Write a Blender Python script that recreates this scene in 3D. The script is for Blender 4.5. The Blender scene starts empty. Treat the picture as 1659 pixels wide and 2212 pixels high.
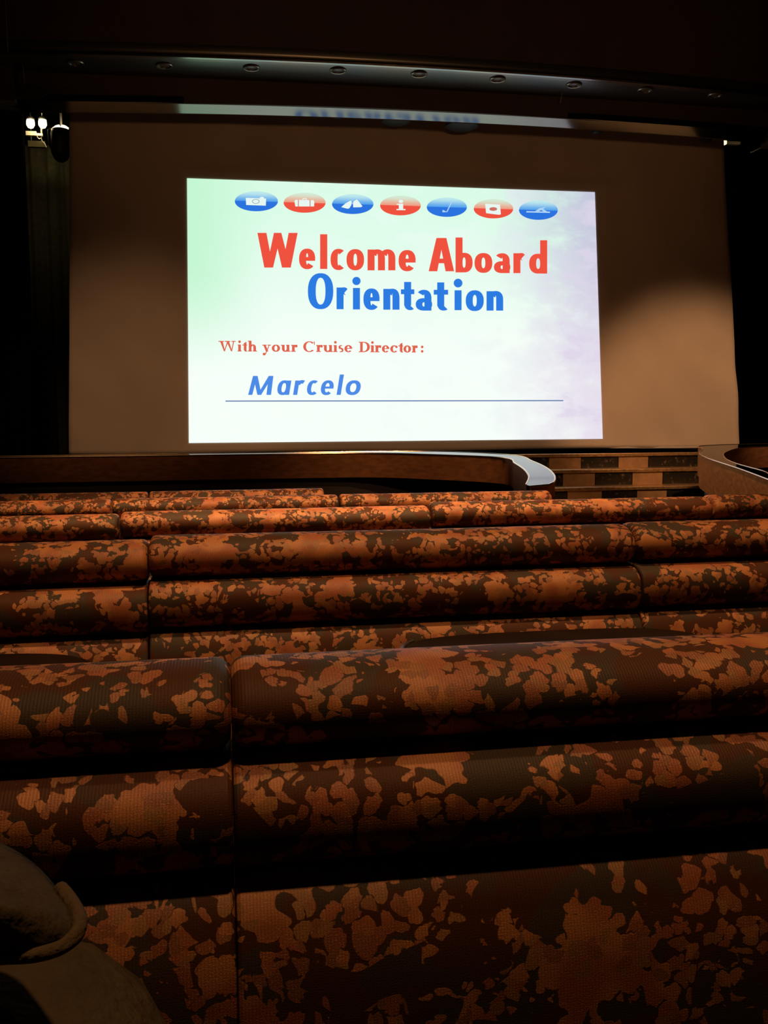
import bpy, bmesh, math, random
from mathutils import Vector, Matrix, noise as mnoise

random.seed(7)
S = bpy.context.scene
COL = S.collection

# ------------------------------------------------------------------ camera
FPX, PW, PH = 2100.0, 1659.0, 2212.0
EYE = Vector((0.0, 0.0, 1.15))
yaw, pit, rol = math.radians(9.5), math.radians(-5.6), math.radians(0.33)
FW = Vector((math.sin(yaw) * math.cos(pit), math.cos(yaw) * math.cos(pit), math.sin(pit)))
RT0 = Vector((math.cos(yaw), -math.sin(yaw), 0.0))
UP0 = RT0.cross(FW)
RT = RT0 * math.cos(rol) - UP0 * math.sin(rol)
UP = RT0 * math.sin(rol) + UP0 * math.cos(rol)
cd = bpy.data.cameras.new('camera')
cam = bpy.data.objects.new('camera', cd)
COL.objects.link(cam)
cam.matrix_world = Matrix(((RT.x, UP.x, -FW.x, EYE.x), (RT.y, UP.y, -FW.y, EYE.y),
                           (RT.z, UP.z, -FW.z, EYE.z), (0, 0, 0, 1)))
cd.sensor_fit = 'VERTICAL'
cd.sensor_height = 24.0
cd.lens = FPX / PH * 24.0
cd.clip_start = 0.02
cd.clip_end = 100
S.camera = cam


def ray(px, py):
    return RT * ((px - PW / 2) / FPX) - UP * ((py - PH / 2) / FPX) + FW


def at_y(px, py, Y):
    r = ray(px, py)
    return EYE + r * (Y / r.y)


def at_plane(px, py, a, b):
    """point of the surface z = a + b*y under a pixel"""
    r = ray(px, py)
    return EYE + r * ((a - EYE.z) / (r.z - b * r.y))


# ------------------------------------------------------------------ colour management, world, lights
S.view_settings.view_transform = 'Standard'
S.view_settings.look = 'None'
S.view_settings.gamma = 1.0
S.view_settings.use_curve_mapping = False
S.view_settings.exposure = 0.0
w = bpy.data.worlds.new('world')
S.world = w
w.use_nodes = True
w.node_tree.nodes['Background'].inputs[0].default_value = (0.5, 0.3, 0.18, 1)
w.node_tree.nodes['Background'].inputs[1].default_value = 0.002


def spot(name, loc, target, power, color, angle, blend, radius):
    l = bpy.data.lights.new(name, 'SPOT')
    l.energy = power
    l.color = color
    l.spot_size = math.radians(angle)
    l.spot_blend = blend
    l.shadow_soft_size = radius
    o = bpy.data.objects.new(name, l)
    COL.objects.link(o)
    o.location = loc
    o.rotation_euler = (Vector(target) - Vector(loc)).to_track_quat('-Z', 'Y').to_euler()
    return o


AMBER = (1.0, 0.50, 0.20)
WARM = (1.0, 0.55, 0.27)
# house lights over the seats
spot('house_light_rear', (0.2, 0.2, 5.6), (0.2, 0.8, 0.6), 270, AMBER, 60, 1.0, 0.10)
spot('house_light_middle', (0.6, 1.5, 5.7), (0.6, 2.3, 0.6), 580, AMBER, 46, 1.0, 0.10)
spot('house_light_front', (0.5, 3.0, 5.8), (0.5, 4.3, 0.4), 1900, AMBER, 46, 0.9, 0.10)
spot('house_light_aisle', (1.7, 3.9, 5.9), (3.5, 6.4, 0.6), 1500, AMBER, 40, 0.9, 0.06)
spot('house_light_parapet', (2.0, 5.0, 5.9), (2.1, 7.6, 0.7), 1000, AMBER, 34, 1.0, 0.06)
# front-of-house lights that spill on the screen cloth and headers, plus an added fill
spot('front_light_left', (-1.4, 3.0, 5.7), (-0.8, 10.3, 0.8), 560, WARM, 28, 1.0, 0.15)
spot('front_light_right', (5.6, 3.0, 5.7), (5.2, 10.3, 0.8), 1600, WARM, 23, 0.7, 0.12)
spot('front_light_middle', (2.0, 2.6, 5.7), (2.2, 10.3, 0.3), 560, WARM, 38, 1.0, 0.2)
spot('header_fill', (1.6, -2.5, 2.2), (2.0, 9.0, 4.9), 290, (1.0, 0.52, 0.22), 42, 0.8, 0.3)  # unseen fill, added to lift the headers and upper cloth


# ------------------------------------------------------------------ materials
def nt(mat):
    mat.use_nodes = True
    t = mat.node_tree
    return t, t.nodes['Principled BSDF']


def mat(name, color, rough=0.6, metal=0.0, spec=0.5, var=0.0, vscale=6.0, bump=0.0, bscale=60.0):
    m = bpy.data.materials.new(name)
    t, b = nt(m)
    b.inputs['Base Color'].default_value = (*color, 1)
    b.inputs['Roughness'].default_value = rough
    b.inputs['Metallic'].default_value = metal
    b.inputs['Specular IOR Level'].default_value = spec
    if var or bump:
        tc = t.nodes.new('ShaderNodeTexCoord')
    if var:
        n = t.nodes.new('ShaderNodeTexNoise')
        n.inputs['Scale'].default_value = vscale
        n.inputs['Detail'].default_value = 4
        t.links.new(tc.outputs['Object'], n.inputs['Vector'])
        r = t.nodes.new('ShaderNodeValToRGB')
        r.color_ramp.elements[0].position = 0.3
        r.color_ramp.elements[1].position = 0.7
        r.color_ramp.elements[0].color = (*[c * (1 - var) for c in color], 1)
        r.color_ramp.elements[1].color = (*[min(1, c * (1 + var)) for c in color], 1)
        t.links.new(n.outputs['Fac'], r.inputs['Fac'])
        t.links.new(r.outputs['Color'], b.inputs['Base Color'])
    if bump:
        n2 = t.nodes.new('ShaderNodeTexNoise')
        n2.inputs['Scale'].default_value = bscale
        n2.inputs['Detail'].default_value = 3
        t.links.new(tc.outputs['Object'], n2.inputs['Vector'])
        bp = t.nodes.new('ShaderNodeBump')
        bp.inputs['Strength'].default_value = bump
        bp.inputs['Distance'].default_value = 0.01
        t.links.new(n2.outputs['Fac'], bp.inputs['Height'])
        t.links.new(bp.outputs['Normal'], b.inputs['Normal'])
    return m


def emit(name, color, strength=1.0):
    m = bpy.data.materials.new(name)
    t, b = nt(m)
    b.inputs['Base Color'].default_value = (0, 0, 0, 1)
    b.inputs['Specular IOR Level'].default_value = 0
    b.inputs['Roughness'].default_value = 1
    b.inputs['Emission Color'].default_value = (*color, 1)
    b.inputs['Emission Strength'].default_value = strength
    return m


class NB:
    """small node-building helper"""

    def __init__(self, m):
        self.t = m.node_tree

    def n(self, typ, ins=None, **kw):
        x = self.t.nodes.new(typ)
        for k, v in kw.items():
            setattr(x, k, v)
        for k, v in (ins or {}).items():
            if isinstance(v, bpy.types.NodeSocket):
                self.t.links.new(v, x.inputs[k])
            else:
                x.inputs[k].default_value = v
        return x

    def math(self, op, a, b=0.0, c=0.0, clamp=False):
        x = self.n('ShaderNodeMath', {0: a, 1: b, 2: c}, operation=op, use_clamp=clamp)
        return x.outputs[0]

    def step(self, v, lo, hi):
        return self.n('ShaderNodeMapRange', {'Value': v, 'From Min': lo, 'From Max': hi}, interpolation_type='SMOOTHSTEP').outputs[0]

    def mix(self, f, a, b):
        x = self.n('ShaderNodeMix', data_type='RGBA')
        for i, v in ((0, f), (6, a), (7, b)):
            if isinstance(v, bpy.types.NodeSocket):
                self.t.links.new(v, x.inputs[i])
            else:
                x.inputs[i].default_value = v
        return x.outputs[2]


def make_fabric():
    m = bpy.data.materials.new('floral_brocade')
    t, b = nt(m)
    k = NB(m)
    uv = k.n('ShaderNodeUVMap').outputs[0]
    oi = k.n('ShaderNodeObjectInfo').outputs['Random']
    off = k.n('ShaderNodeCombineXYZ', {0: k.math('MULTIPLY', oi, 41.0), 1: k.math('MULTIPLY', oi, 17.3)}).outputs[0]
    p = k.n('ShaderNodeVectorMath', {0: uv, 1: off}, operation='ADD').outputs[0]
    def warp(vec, scale, amt, det=1.0):
        wn = k.n('ShaderNodeTexNoise', {'Vector': vec, 'Scale': scale, 'Detail': det}, noise_dimensions='2D')
        wv = k.n('ShaderNodeVectorMath', {0: wn.outputs['Color'], 1: (0.5, 0.5, 0.5)}, operation='SUBTRACT').outputs[0]
        wv = k.n('ShaderNodeVectorMath', {0: wv, 'Scale': amt}, operation='SCALE').outputs[0]
        return k.n('ShaderNodeVectorMath', {0: vec, 1: wv}, operation='ADD').outputs[0]
    q = warp(warp(p, 26.0, 0.020), 130.0, 0.0065)
    v1 = k.n('ShaderNodeTexVoronoi', {'Vector': q, 'Scale': 74.0, 'Randomness': 1.0}, voronoi_dimensions='2D')
    d = v1.outputs['Distance']
    pr = k.n('ShaderNodeSeparateXYZ', {0: v1.outputs['Color']})
    big = k.n('ShaderNodeTexNoise', {'Vector': p, 'Scale': 11.0, 'Detail': 1.2}, noise_dimensions='2D').outputs['Fac']
    # large patches with scalloped rims
    scal = k.math('MULTIPLY_ADD', k.math('SUBTRACT', 0.42, d), 0.20, big)
    patch = k.step(scal, 0.572, 0.586)
    # sprays of blossoms that touch one another
    reg = k.n('ShaderNodeTexNoise', {'Vector': p, 'Scale': 17.0, 'Detail': 1.0, 'Distortion': 0.6}, noise_dimensions='2D').outputs['Fac']
    pet = k.math('SUBTRACT', 1.0, k.step(d, 0.50, 0.56))
    spray = k.math('MULTIPLY', k.step(k.math('MULTIPLY_ADD', pr.outputs[0], 0.14, reg), 0.578, 0.583), pet)
    # dark leaves laid over the patches
    v2 = k.n('ShaderNodeTexVoronoi', {'Vector': warp(p, 22.0, 0.055, 2.0), 'Scale': 11.0, 'Randomness': 1.0}, voronoi_dimensions='2D')
    leaf = k.step(v2.outputs['Distance'], 0.17, 0.19)
    patch = k.math('MULTIPLY', patch, leaf)
    mask = k.math('MAXIMUM', patch, spray)
    # thread colours
    hue = k.n('ShaderNodeTexNoise', {'Vector': p, 'Scale': 19.0, 'Detail': 0.0}, noise_dimensions='2D').outputs['Fac']
    ora = k.mix(k.step(hue, 0.36, 0.60), (0.40, 0.125, 0.05, 1), (0.53, 0.215, 0.075, 1))
    ora = k.mix(k.math('MULTIPLY', k.math('MULTIPLY', k.step(pr.outputs[1], 0.55, 0.60), spray), 0.6), ora, (0.30, 0.17, 0.065, 1))
    ora = k.mix(k.math('MULTIPLY', k.math('MULTIPLY', k.step(pr.outputs[2], 0.6, 0.65), spray), 0.6), ora, (0.27, 0.085, 0.045, 1))
    gr = k.n('ShaderNodeTexNoise', {'Vector': p, 'Scale': 12.0, 'Detail': 1.0}, noise_dimensions='2D').outputs['Fac']
    grd = k.mix(k.step(gr, 0.47, 0.53), (0.068, 0.050, 0.036, 1), (0.088, 0.034, 0.017, 1))
    col = k.mix(mask, grd, ora)
    # vertical ribs and glints of the weave
    sx = k.n('ShaderNodeSeparateXYZ', {0: p})
    rib = k.math('SINE', k.math('MULTIPLY', sx.outputs[0], 2 * math.pi / 0.0029))
    rib2 = k.math('SINE', k.math('MULTIPLY', sx.outputs[1], 2 * math.pi / 0.0025))
    weave = k.math('MULTIPLY_ADD', rib2, 0.12, rib)
    fl = k.n('ShaderNodeTexNoise', {'Vector': p, 'Scale': 760.0, 'Detail': 2.0}, noise_dimensions='2D').outputs['Fac']
    col = k.mix(k.math('MULTIPLY', k.math('SUBTRACT', 1.0, k.math('MULTIPLY_ADD', weave, 0.5, 0.5, clamp=True)), 0.28), col, (0.04, 0.018, 0.008, 1))
    col = k.mix(k.math('MULTIPLY', k.step(fl, 0.62, 0.78), mask), col, (0.75, 0.37, 0.13, 1))
    t.links.new(col, b.inputs['Base Color'])
    bp = k.n('ShaderNodeBump', {'Strength': 0.28, 'Distance': 0.0012, 'Height': k.math('MULTIPLY_ADD', fl, 1.2, k.math('MULTIPLY_ADD', weave, 0.35, mask))})
    t.links.new(bp.outputs[0], b.inputs['Normal'])
    b.inputs['Roughness'].default_value = 0.55
    t.links.new(k.math('MULTIPLY_ADD', mask, 0.35, 0.15), b.inputs['Specular IOR Level'])
    return m


def make_slide():
    m = bpy.data.materials.new('slide_light')
    t, b = nt(m)
    k = NB(m)
    uv = k.n('ShaderNodeUVMap').outputs[0]
    s = k.n('ShaderNodeSeparateXYZ', {0: uv})
    U, V = s.outputs[0], s.outputs[1]
    nz = k.n('ShaderNodeTexNoise', {'Vector': uv, 'Scale': 7.0, 'Detail': 5.0, 'Roughness': 0.62}).outputs['Fac']
    left = k.mix(k.step(V, 0.25, 1.0), (0.93, 1.0, 0.95, 1), (0.70, 0.97, 0.80, 1))
    edge = k.math('SUBTRACT', 1.0, k.step(U, 0.0, 0.22))
    left = k.mix(k.math('MULTIPLY', edge, k.step(V, 0.2, 0.7)), left, (0.56, 0.93, 0.66, 1))
    right = k.mix(k.step(V, 0.1, 1.0), (0.80, 0.72, 0.84, 1), (0.55, 0.54, 0.72, 1))
    f = k.step(k.math('MULTIPLY_ADD', k.math('SUBTRACT', nz, 0.5), 0.55, U), 0.70, 1.02)
    col = k.mix(f, left, right)
    cl = k.math('MULTIPLY', k.step(nz, 0.45, 0.65), 0.45)
    col = k.mix(k.math('MULTIPLY', cl, k.step(U, 0.0, 0.5)), col, (0.86, 0.97, 0.93, 1))
    lil = k.math('MULTIPLY', k.step(U, 0.82, 0.92), k.step(nz, 0.5, 0.62))
    col = k.mix(k.math('MULTIPLY', lil, 0.6), col, (0.72, 0.60, 0.80, 1))
    b.inputs['Base Color'].default_value = (0, 0, 0, 1)
    b.inputs['Specular IOR Level'].default_value = 0
    t.links.new(col, b.inputs['Emission Color'])
    b.inputs['Emission Strength'].default_value = 1.0
    return m


def make_badge(name, dark, midc, pale):
    m = bpy.data.materials.new(name)
    t, b = nt(m)
    k = NB(m)
    s = k.n('ShaderNodeSeparateXYZ', {0: k.n('ShaderNodeTexCoord').outputs['Generated']})
    z = s.outputs[2]
    top = k.mix(k.step(z, 0.5, 0.98), (*midc, 1), (*pale, 1))
    col = k.mix(k.step(z, 0.48, 0.53), (*dark, 1), top)
    b.inputs['Base Color'].default_value = (0, 0, 0, 1)
    b.inputs['Specular IOR Level'].default_value = 0
    t.links.new(col, b.inputs['Emission Color'])
    b.inputs['Emission Strength'].default_value = 1.0
    return m


def make_bronze(name, c0, c1, rough, streak=14.0, metal=0.45):
    m = bpy.data.materials.new(name)
    t, b = nt(m)
    k = NB(m)
    tc = k.n('ShaderNodeTexCoord').outputs['Object']
    mp = k.n('ShaderNodeMapping', {'Vector': tc, 'Scale': (1, 1, 3)}).outputs[0]
    n = k.n('ShaderNodeTexNoise', {'Vector': mp, 'Scale': streak, 'Detail': 4.0}).outputs['Fac']
    t.links.new(k.mix(k.step(n, 0.3, 0.7), (*c0, 1), (*c1, 1)), b.inputs['Base Color'])
    b.inputs['Metallic'].default_value = metal
    b.inputs['Specular Tint'].default_value = (0.75, 0.40, 0.15, 1)
    t.links.new(k.math('MULTIPLY_ADD', n, 0.15, rough - 0.07), b.inputs['Roughness'])
    return m


def make_glitter_panel():
    m = bpy.data.materials.new('dark_etched_glass')
    t, b = nt(m)
    k = NB(m)
    tc = k.n('ShaderNodeTexCoord').outputs['Object']
    n = k.n('ShaderNodeTexNoise', {'Vector': tc, 'Scale': 22.0, 'Detail': 6.0, 'Roughness': 0.7}).outputs['Fac']
    t.links.new(k.mix(k.step(n, 0.56, 0.66), (0.010, 0.008, 0.005, 1), (0.16, 0.10, 0.06, 1)), b.inputs['Base Color'])
    b.inputs['Roughness'].default_value = 0.35
    return m


FAB = make_fabric()
M_FLOOR = mat('dark_carpet', (0.03, 0.018, 0.013), 0.95, var=0.4, vscale=20, bump=0.4, bscale=200)
M_WALL = mat('dark_brown_wall', (0.035, 0.018, 0.011), 0.8, var=0.2)
M_BLACK = mat('black_paint', (0.006, 0.005, 0.005), 0.8, spec=0.2)
M_FASCIA = mat('brown_fascia', (0.066, 0.038, 0.022), 0.6, spec=0.3, var=0.12, vscale=3)
M_GLOSS = mat('mirror_black_soffit', (0.22, 0.22, 0.195), 0.10, metal=1.0)
M_SATIN = mat('satin_dark_soffit', (0.15, 0.14, 0.125), 0.32, metal=0.9)
M_LIP = mat('polished_lip', (0.42, 0.40, 0.37), 0.22, metal=1.0)
M_CLOTH = mat('screen_cloth', (0.56, 0.435, 0.335), 0.9, spec=0.1, var=0.05, vscale=2.0, bump=0.08, bscale=14)
M_HEM = mat('screen_hem', (0.48, 0.42, 0.36), 0.9, spec=0.1)
M_SLIDE = make_slide()
M_RED = emit('slide_red', (0.86, 0.085, 0.05))
M_BLUE = emit('slide_blue', (0.026, 0.20, 0.76))
M_RED2 = emit('slide_brick_red', (0.74, 0.13, 0.075))
M_BLUE2 = emit('slide_cornflower', (0.075, 0.26, 0.80))
M_LINE = emit('slide_rule', (0.12, 0.20, 0.42))
M_SYM = emit('slide_symbol', (0.80, 0.93, 0.88))
M_SYMP = emit('slide_symbol_pale_blue', (0.42, 0.66, 0.90))
M_SYMG = emit('slide_symbol_grey', (0.33, 0.45, 0.50))
M_SYMR = emit('slide_symbol_red', (0.62, 0.16, 0.12))
M_BADB = make_badge('badge_blue', (0.024, 0.17, 0.74), (0.10, 0.38, 0.84), (0.52, 0.82, 0.84))
M_BADR = make_badge('badge_red', (0.86, 0.085, 0.05), (0.85, 0.36, 0.24), (0.66, 0.82, 0.66))
M_COPPER = make_bronze('brown_bronze_band', (0.20, 0.085, 0.040), (0.30, 0.125, 0.055), 0.42)
M_BRASS = make_bronze('golden_bronze_band', (0.50, 0.21, 0.065), (0.66, 0.30, 0.10), 0.36, metal=0.65)
M_TOP = mat('polished_rail_top', (0.34, 0.34, 0.34), 0.05, metal=1.0)
M_TOP.node_tree.nodes['Principled BSDF'].inputs['Specular Tint'].default_value = (0.35, 0.35, 0.36, 1)
M_TRIM = mat('brass_edge', (0.75, 0.52, 0.30), 0.22, metal=1.0)
M_NOSE = mat('brass_nosing', (0.62, 0.38, 0.17), 0.38, metal=0.9, var=0.3, vscale=30)
M_RISE = mat('gold_riser_panel', (0.34, 0.19, 0.085), 0.5, metal=0.2, var=0.2, vscale=12)
M_DARKGLASS = make_glitter_panel()
M_STAGE = mat('black_stage_deck', (0.012, 0.009, 0.008), 0.5)
M_TABLE = mat('dark_table_top', (0.014, 0.007, 0.004), 0.6, spec=0.12, var=0.3, vscale=14)
M_CHROME = mat('chrome', (0.72, 0.72, 0.72), 0.30, metal=1.0)
M_DRAPE = mat('olive_black_drape', (0.060, 0.055, 0.032), 0.95, spec=0.1, var=0.2, vscale=20)
M_LEG = mat('black_masking_drape', (0.006, 0.005, 0.005), 0.95, spec=0.05)
M_LAMP = emit('lit_lamp', (1.0, 0.80, 0.40), 7.0)
M_LAMPW = emit('lit_lens', (1.0, 0.84, 0.45), 5.0)
M_LAMPD = emit('faint_lamp', (1.0, 0.85, 0.5), 1.6)
M_STEEL = mat('pale_steel', (0.55, 0.50, 0.38), 0.45, metal=0.6)
M_CAN = mat('matt_black_housing', (0.008, 0.007, 0.006), 0.6)
M_WIRE = mat('pale_wire', (0.45, 0.36, 0.28), 0.4, metal=0.6)
M_RING = mat('downlight_trim', (0.30, 0.24, 0.18), 0.3, metal=0.9)
M_LENS = mat('downlight_lens', (0.08, 0.05, 0.03), 0.25)
M_PANTS = mat('olive_khaki_cotton', (0.085, 0.066, 0.040), 0.95, spec=0.15, var=0.18, vscale=22, bump=0.5, bscale=90)
M_SEAM = mat('olive_khaki_seam', (0.125, 0.092, 0.050), 0.95, spec=0.15, bump=0.4, bscale=140)
M_SHOE = mat('brown_shoe_leather', (0.05, 0.03, 0.02), 0.5)
M_SHIRT = mat('dark_shirt', (0.03, 0.03, 0.035), 0.9)
M_SKIN = mat('skin', (0.45, 0.27, 0.19), 0.6)
M_PLINTH = mat('dark_plinth', (0.02, 0.013, 0.01), 0.7)


# ------------------------------------------------------------------ object helpers
def setp(o, label=None, cat=None, group=None, kind=None):
    if label:
        o['label'] = label
    if cat:
        o['category'] = cat
    if group:
        o['group'] = group
    if kind:
        o['kind'] = kind
    return o


def thing(name, loc, label, cat, group=None):
    o = bpy.data.objects.new(name, None)
    COL.objects.link(o)
    o.location = loc
    o.empty_display_size = 0.1
    return setp(o, label, cat, group)


class MB:
    def __init__(self):
        self.v, self.f, self.uv = [], [], {}

    def add(self, vs, fs):
        b = len(self.v)
        self.v += [tuple(x) for x in vs]
        self.f += [tuple(i + b for i in f) for f in fs]

    def box(self, x0, x1, y0, y1, z0, z1):
        self.add([(x0, y0, z0), (x1, y0, z0), (x1, y1, z0), (x0, y1, z0), (x0, y0, z1), (x1, y0, z1), (x1, y1, z1), (x0, y1, z1)],
                 [(0, 3, 2, 1), (4, 5, 6, 7), (0, 1, 5, 4), (1, 2, 6, 5), (2, 3, 7, 6), (3, 0, 4, 7)])

    def tube(self, pts, r, n=10, closed=False):
        pts = [Vector(p) for p in pts]
        rr = r if isinstance(r, (list, tuple)) else [r] * len(pts)
        vs, fs = [], []
        for i, p in enumerate(pts):
            a = pts[i - 1] if (i or closed) else pts[0]
            c = pts[(i + 1) % len(pts)] if (i < len(pts) - 1 or closed) else pts[-1]
            d = (c - a).normalized()
            h = Vector((0, 0, 1)) if abs(d.z) < 0.9 else Vector((1, 0, 0))
            s = d.cross(h).normalized()
            u = s.cross(d)
            for j in range(n):
                t = 2 * math.pi * j / n
                vs.append(p + (s * math.cos(t) + u * math.sin(t)) * rr[i])
        m = len(pts)
        for i in range(m if closed else m - 1):
            for j in range(n):
                i2 = (i + 1) % m
                fs.append((i * n + j, i * n + (j + 1) % n, i2 * n + (j + 1) % n, i2 * n + j))
        if not closed:
            fs.append(tuple(reversed(range(n))))
            fs.append(tuple((m - 1) * n + j for j in range(n)))
        self.add(vs, fs)

    def lathe(self, prof, n=24, centre=(0, 0, 0), axis=Vector((0, 0, 1))):
        """prof: (radius, height) pairs along axis"""
        q = axis.normalized().to_track_quat('Z', 'Y')
        c = Vector(centre)
        vs, fs = [], []
        for r, h in prof:
            for j in range(n):
                t = 2 * math.pi * j / n
                vs.append(c + q @ Vector((max(r, 1e-4) * math.cos(t), max(r, 1e-4) * math.sin(t), h)))
        for i in range(len(prof) - 1):
            for j in range(n):
                fs.append((i * n + j, i * n + (j + 1) % n, (i + 1) * n + (j + 1) % n, (i + 1) * n + j))
        fs.append(tuple(reversed(range(n))))
        fs.append(tuple((len(prof) - 1) * n + j for j in range(n)))
        self.add(vs, fs)

    def build(self, name, material, parent=None, smooth=True, bevel=0.0, kind=None, fix=True):
        me = bpy.data.meshes.new(name)
        me.from_pydata(self.v, [], self.f)
        if self.uv:
            ul = me.uv_layers.new(name='UVMap')
            for l in me.loops:
                ul.data[l.index].uv = self.uv[l.vertex_index]
        me.update()
        if fix:
            bm = bmesh.new()
            bm.from_mesh(me)
            bmesh.ops.recalc_face_normals(bm, faces=bm.faces)
            bm.to_mesh(me)
            bm.free()
        o = bpy.data.objects.new(name, me)
        COL.objects.link(o)
        me.materials.append(material)
        if smooth:
            for p in me.polygons:
                p.use_smooth = True
            me.set_sharp_from_angle(angle=math.radians(40))
        if bevel:
            md = o.modifiers.new('edge', 'BEVEL')
            md.width = bevel
            md.segments = 3
            md.limit_method = 'ANGLE'
        if parent:
            o.parent = parent
            o.matrix_parent_inverse = Matrix.Translation(parent.location).inverted()
        if kind:
            o['kind'] = kind
        return o


def sweep_plan(mb, xs, yfun, y_off, sec, zfun=lambda x: 0.0):
    """sweep the (dy, z) section along x following y = yfun(x)"""
    n = len(sec)
    vs, fs = [], []
    for x in xs:
        for dy, z in sec:
            vs.append((x, yfun(x) + y_off + dy, z + zfun(x)))
    for i in range(len(xs) - 1):
        for j in range(n):
            fs.append((i * n + j, i * n + (j + 1) % n, (i + 1) * n + (j + 1) % n, (i + 1) * n + j))
    fs.append(tuple(range(n)))
    fs.append(tuple((len(xs) - 1) * n + j for j in reversed(range(n))))
    mb.add(vs, fs)


# ------------------------------------------------------------------ room shell
def zf(y):  # raked floor
    if y < 0.3:
        return 0.0
    return -0.047 * (min(y, 8.6) - 0.3)


XL, XR, YB, YS, ZC = -8.0, 13.0, -4.0, 14.0, 6.6
m = MB()
ys = [YB, 0.3, 2, 4, 6, 8.6, YS]
for i in range(len(ys) - 1):
    a, b = ys[i], ys[i + 1]
    m.add([(XL, a, zf(a)), (XR, a, zf(a)), (XR, b, zf(b)), (XL, b, zf(b)),
           (XL, a, zf(a) - .2), (XR, a, zf(a) - .2), (XR, b, zf(b) - .2), (XL, b, zf(b) - .2)],
          [(0, 1, 2, 3), (4, 7, 6, 5), (0, 3, 7, 4), (1, 5, 6, 2)])
m.build('floor', M_FLOOR, kind='structure', smooth=False)
m = MB(); m.box(XL, XR, YB, YS, ZC, ZC + .2); m.build('ceiling', M_WALL, kind='structure', smooth=False)
m = MB(); m.box(XL - .2, XL, YB, YS, -.7, ZC); m.build('wall_left', M_WALL, kind='structure', smooth=False)
m = MB(); m.box(XR, XR + .2, YB, YS, -.7, ZC); m.build('wall_right', M_WALL, kind='structure', smooth=False)
m = MB(); m.box(XL, XR, YS, YS + .2, -.7, ZC); m.build('wall_back', M_BLACK, kind='structure', smooth=False)
m = MB(); m.box(XL, XR, YB - .2, YB, -.7, ZC); m.build('wall_rear', M_WALL, kind='structure', smooth=False)


# proscenium headers, bowed in plan
def bow(x):
    return 0.016 * (x - 1.6) ** 2


def arch(x):  # the lower header arches gently upwards in the middle
    return max(-.25, AH - AK * (x - 2.2) ** 2)


AH, AK = 0.052, 0.0055
XS = [XL + (XR - XL) * i / 60 for i in range(61)]
XH = [-4.5 + 10.5 * i / 40 for i in range(41)]
m = MB()
sweep_plan(m, XS, bow, 0, [(8.96, 4.40), (8.96, ZC), (9.06, ZC), (9.06, 4.40)])
setp(m.build('proscenium_fascia', M_FASCIA), 'dark brown upper proscenium fascia above the row of recessed downlights', 'fascia', kind='structure')
# soffit with the downlights: gently rounded lip at the front, flat underside
prof = [(8.96, 4.40), (8.955, 4.345), (8.965, 4.315), (8.99, 4.297), (9.05, 4.287), (9.2, 4.283), (9.5, 4.283), (9.5, 4.40)]
m = MB(); sweep_plan(m, XS, bow, 0, prof)
setp(m.build('proscenium_soffit', M_SATIN), kind='structure')
m = MB(); sweep_plan(m, XH, bow, 0, [(8.948, 4.312), (8.943, 4.300), (8.955, 4.287), (8.985, 4.284), (8.985, 4.297), (8.96, 4.315)])
setp(m.build('trim_1', M_LIP), 'thin polished lip along the front edge of the upper header', 'trim', kind='structure')
m = MB(); sweep_plan(m, XS, lambda x: 0.5 * bow(x), 0, [(9.5, 4.035), (9.5, 4.60), (9.62, 4.60), (9.62, 4.035)], arch)
setp(m.build('lower_header_fascia', M_FASCIA), kind='structure')
XT = [-1.75 + 7.42 * i / 30 for i in range(31)]
m = MB()
sweep_plan(m, XT, lambda x: 0.0, 0, [(9.528, 4.042), (9.65, 3.983), (9.68, 3.983), (9.68, 4.10), (9.528, 4.10)], arch)
setp(m.build('trim_2', M_GLOSS, smooth=False), 'glossy slanted strip under the lower header that mirrors the slide', 'trim', kind='structure')
# side returns of the proscenium (outside the screen on both sides)
for nm, x0, x1 in (('side_header_left', XL, -1.75), ('side_header_right', 5.67, XR)):
    m = MB(); m.box(x0, x1, 9.45, 9.75, 3.93 if x0 > 0 else 3.99, 4.36)
    setp(m.build(nm, M_FASCIA, smooth=False), kind='structure')

# stage deck
m = MB()
m.box(XL, XR, 9.96, YS, -0.6, 0.715)
setp(m.build('stage', M_STAGE, smooth=False), kind='structure')


# ------------------------------------------------------------------ screen, slide and its lettering
YC = 10.3
screen = thing('projection_screen', (2.1, YC, 0.80), 'large hanging cloth screen with a bright welcome slide projected on it', 'projection screen')
NX, NZ = 150, 100
sx0, sx1, sz0, sz1 = -0.4, 4.3, 0.78, 3.68
m = MB()
for j in range(NZ + 1):
    v = j / NZ
    for i in range(NX + 1):
        u = i / NX
        z = 0.79 + (4.62 - 0.79) * v
        xl = -1.522 + 0.126 * (z - 0.79) / 3.38
        xr = 5.845 - 0.29 * (z - 0.79) / 3.45
        x = xl + (xr - xl) * u
        dx = max(sx0 - x, 0, x - sx1)
        dz = max(0, z - sz1)
        k = min(1, max(dx / 0.5, dz / 0.35))
        k = k * k * (3 - 2 * k)
        n1 = mnoise.noise(Vector((x * 1.7 + 0.35 * z, z * 0.45, 3.1)))
        n2 = mnoise.noise(Vector((x * 3.4 - 0.8 * z, z * 0.7, 9.4)))
        n3 = mnoise.noise(Vector((x * 2.2 + z * 1.9, z * 1.3 - x, 5.5)))
        y = YC + 0.012 + k * (0.050 * n1 + 0.026 * n2 + 0.024 * n3 * (1.5 - v))
        if k == 0:
            y = YC
        m.v.append((x, y, z + 0.006 * math.sin(x * 2.1) * (1 - v)))
for j in range(NZ):
    for i in range(NX):
        a = j * (NX + 1) + i
        m.f.append((a, a + 1, a + NX + 2, a + NX + 1))
cl = m.build('screen_cloth', M_CLOTH, screen, fix=False)
for p_ in cl.data.polygons:
    p_.flip()
sm = cl.modifiers.new('cloth', 'SOLIDIFY'); sm.thickness = 0.004; sm.offset = -1
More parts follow.
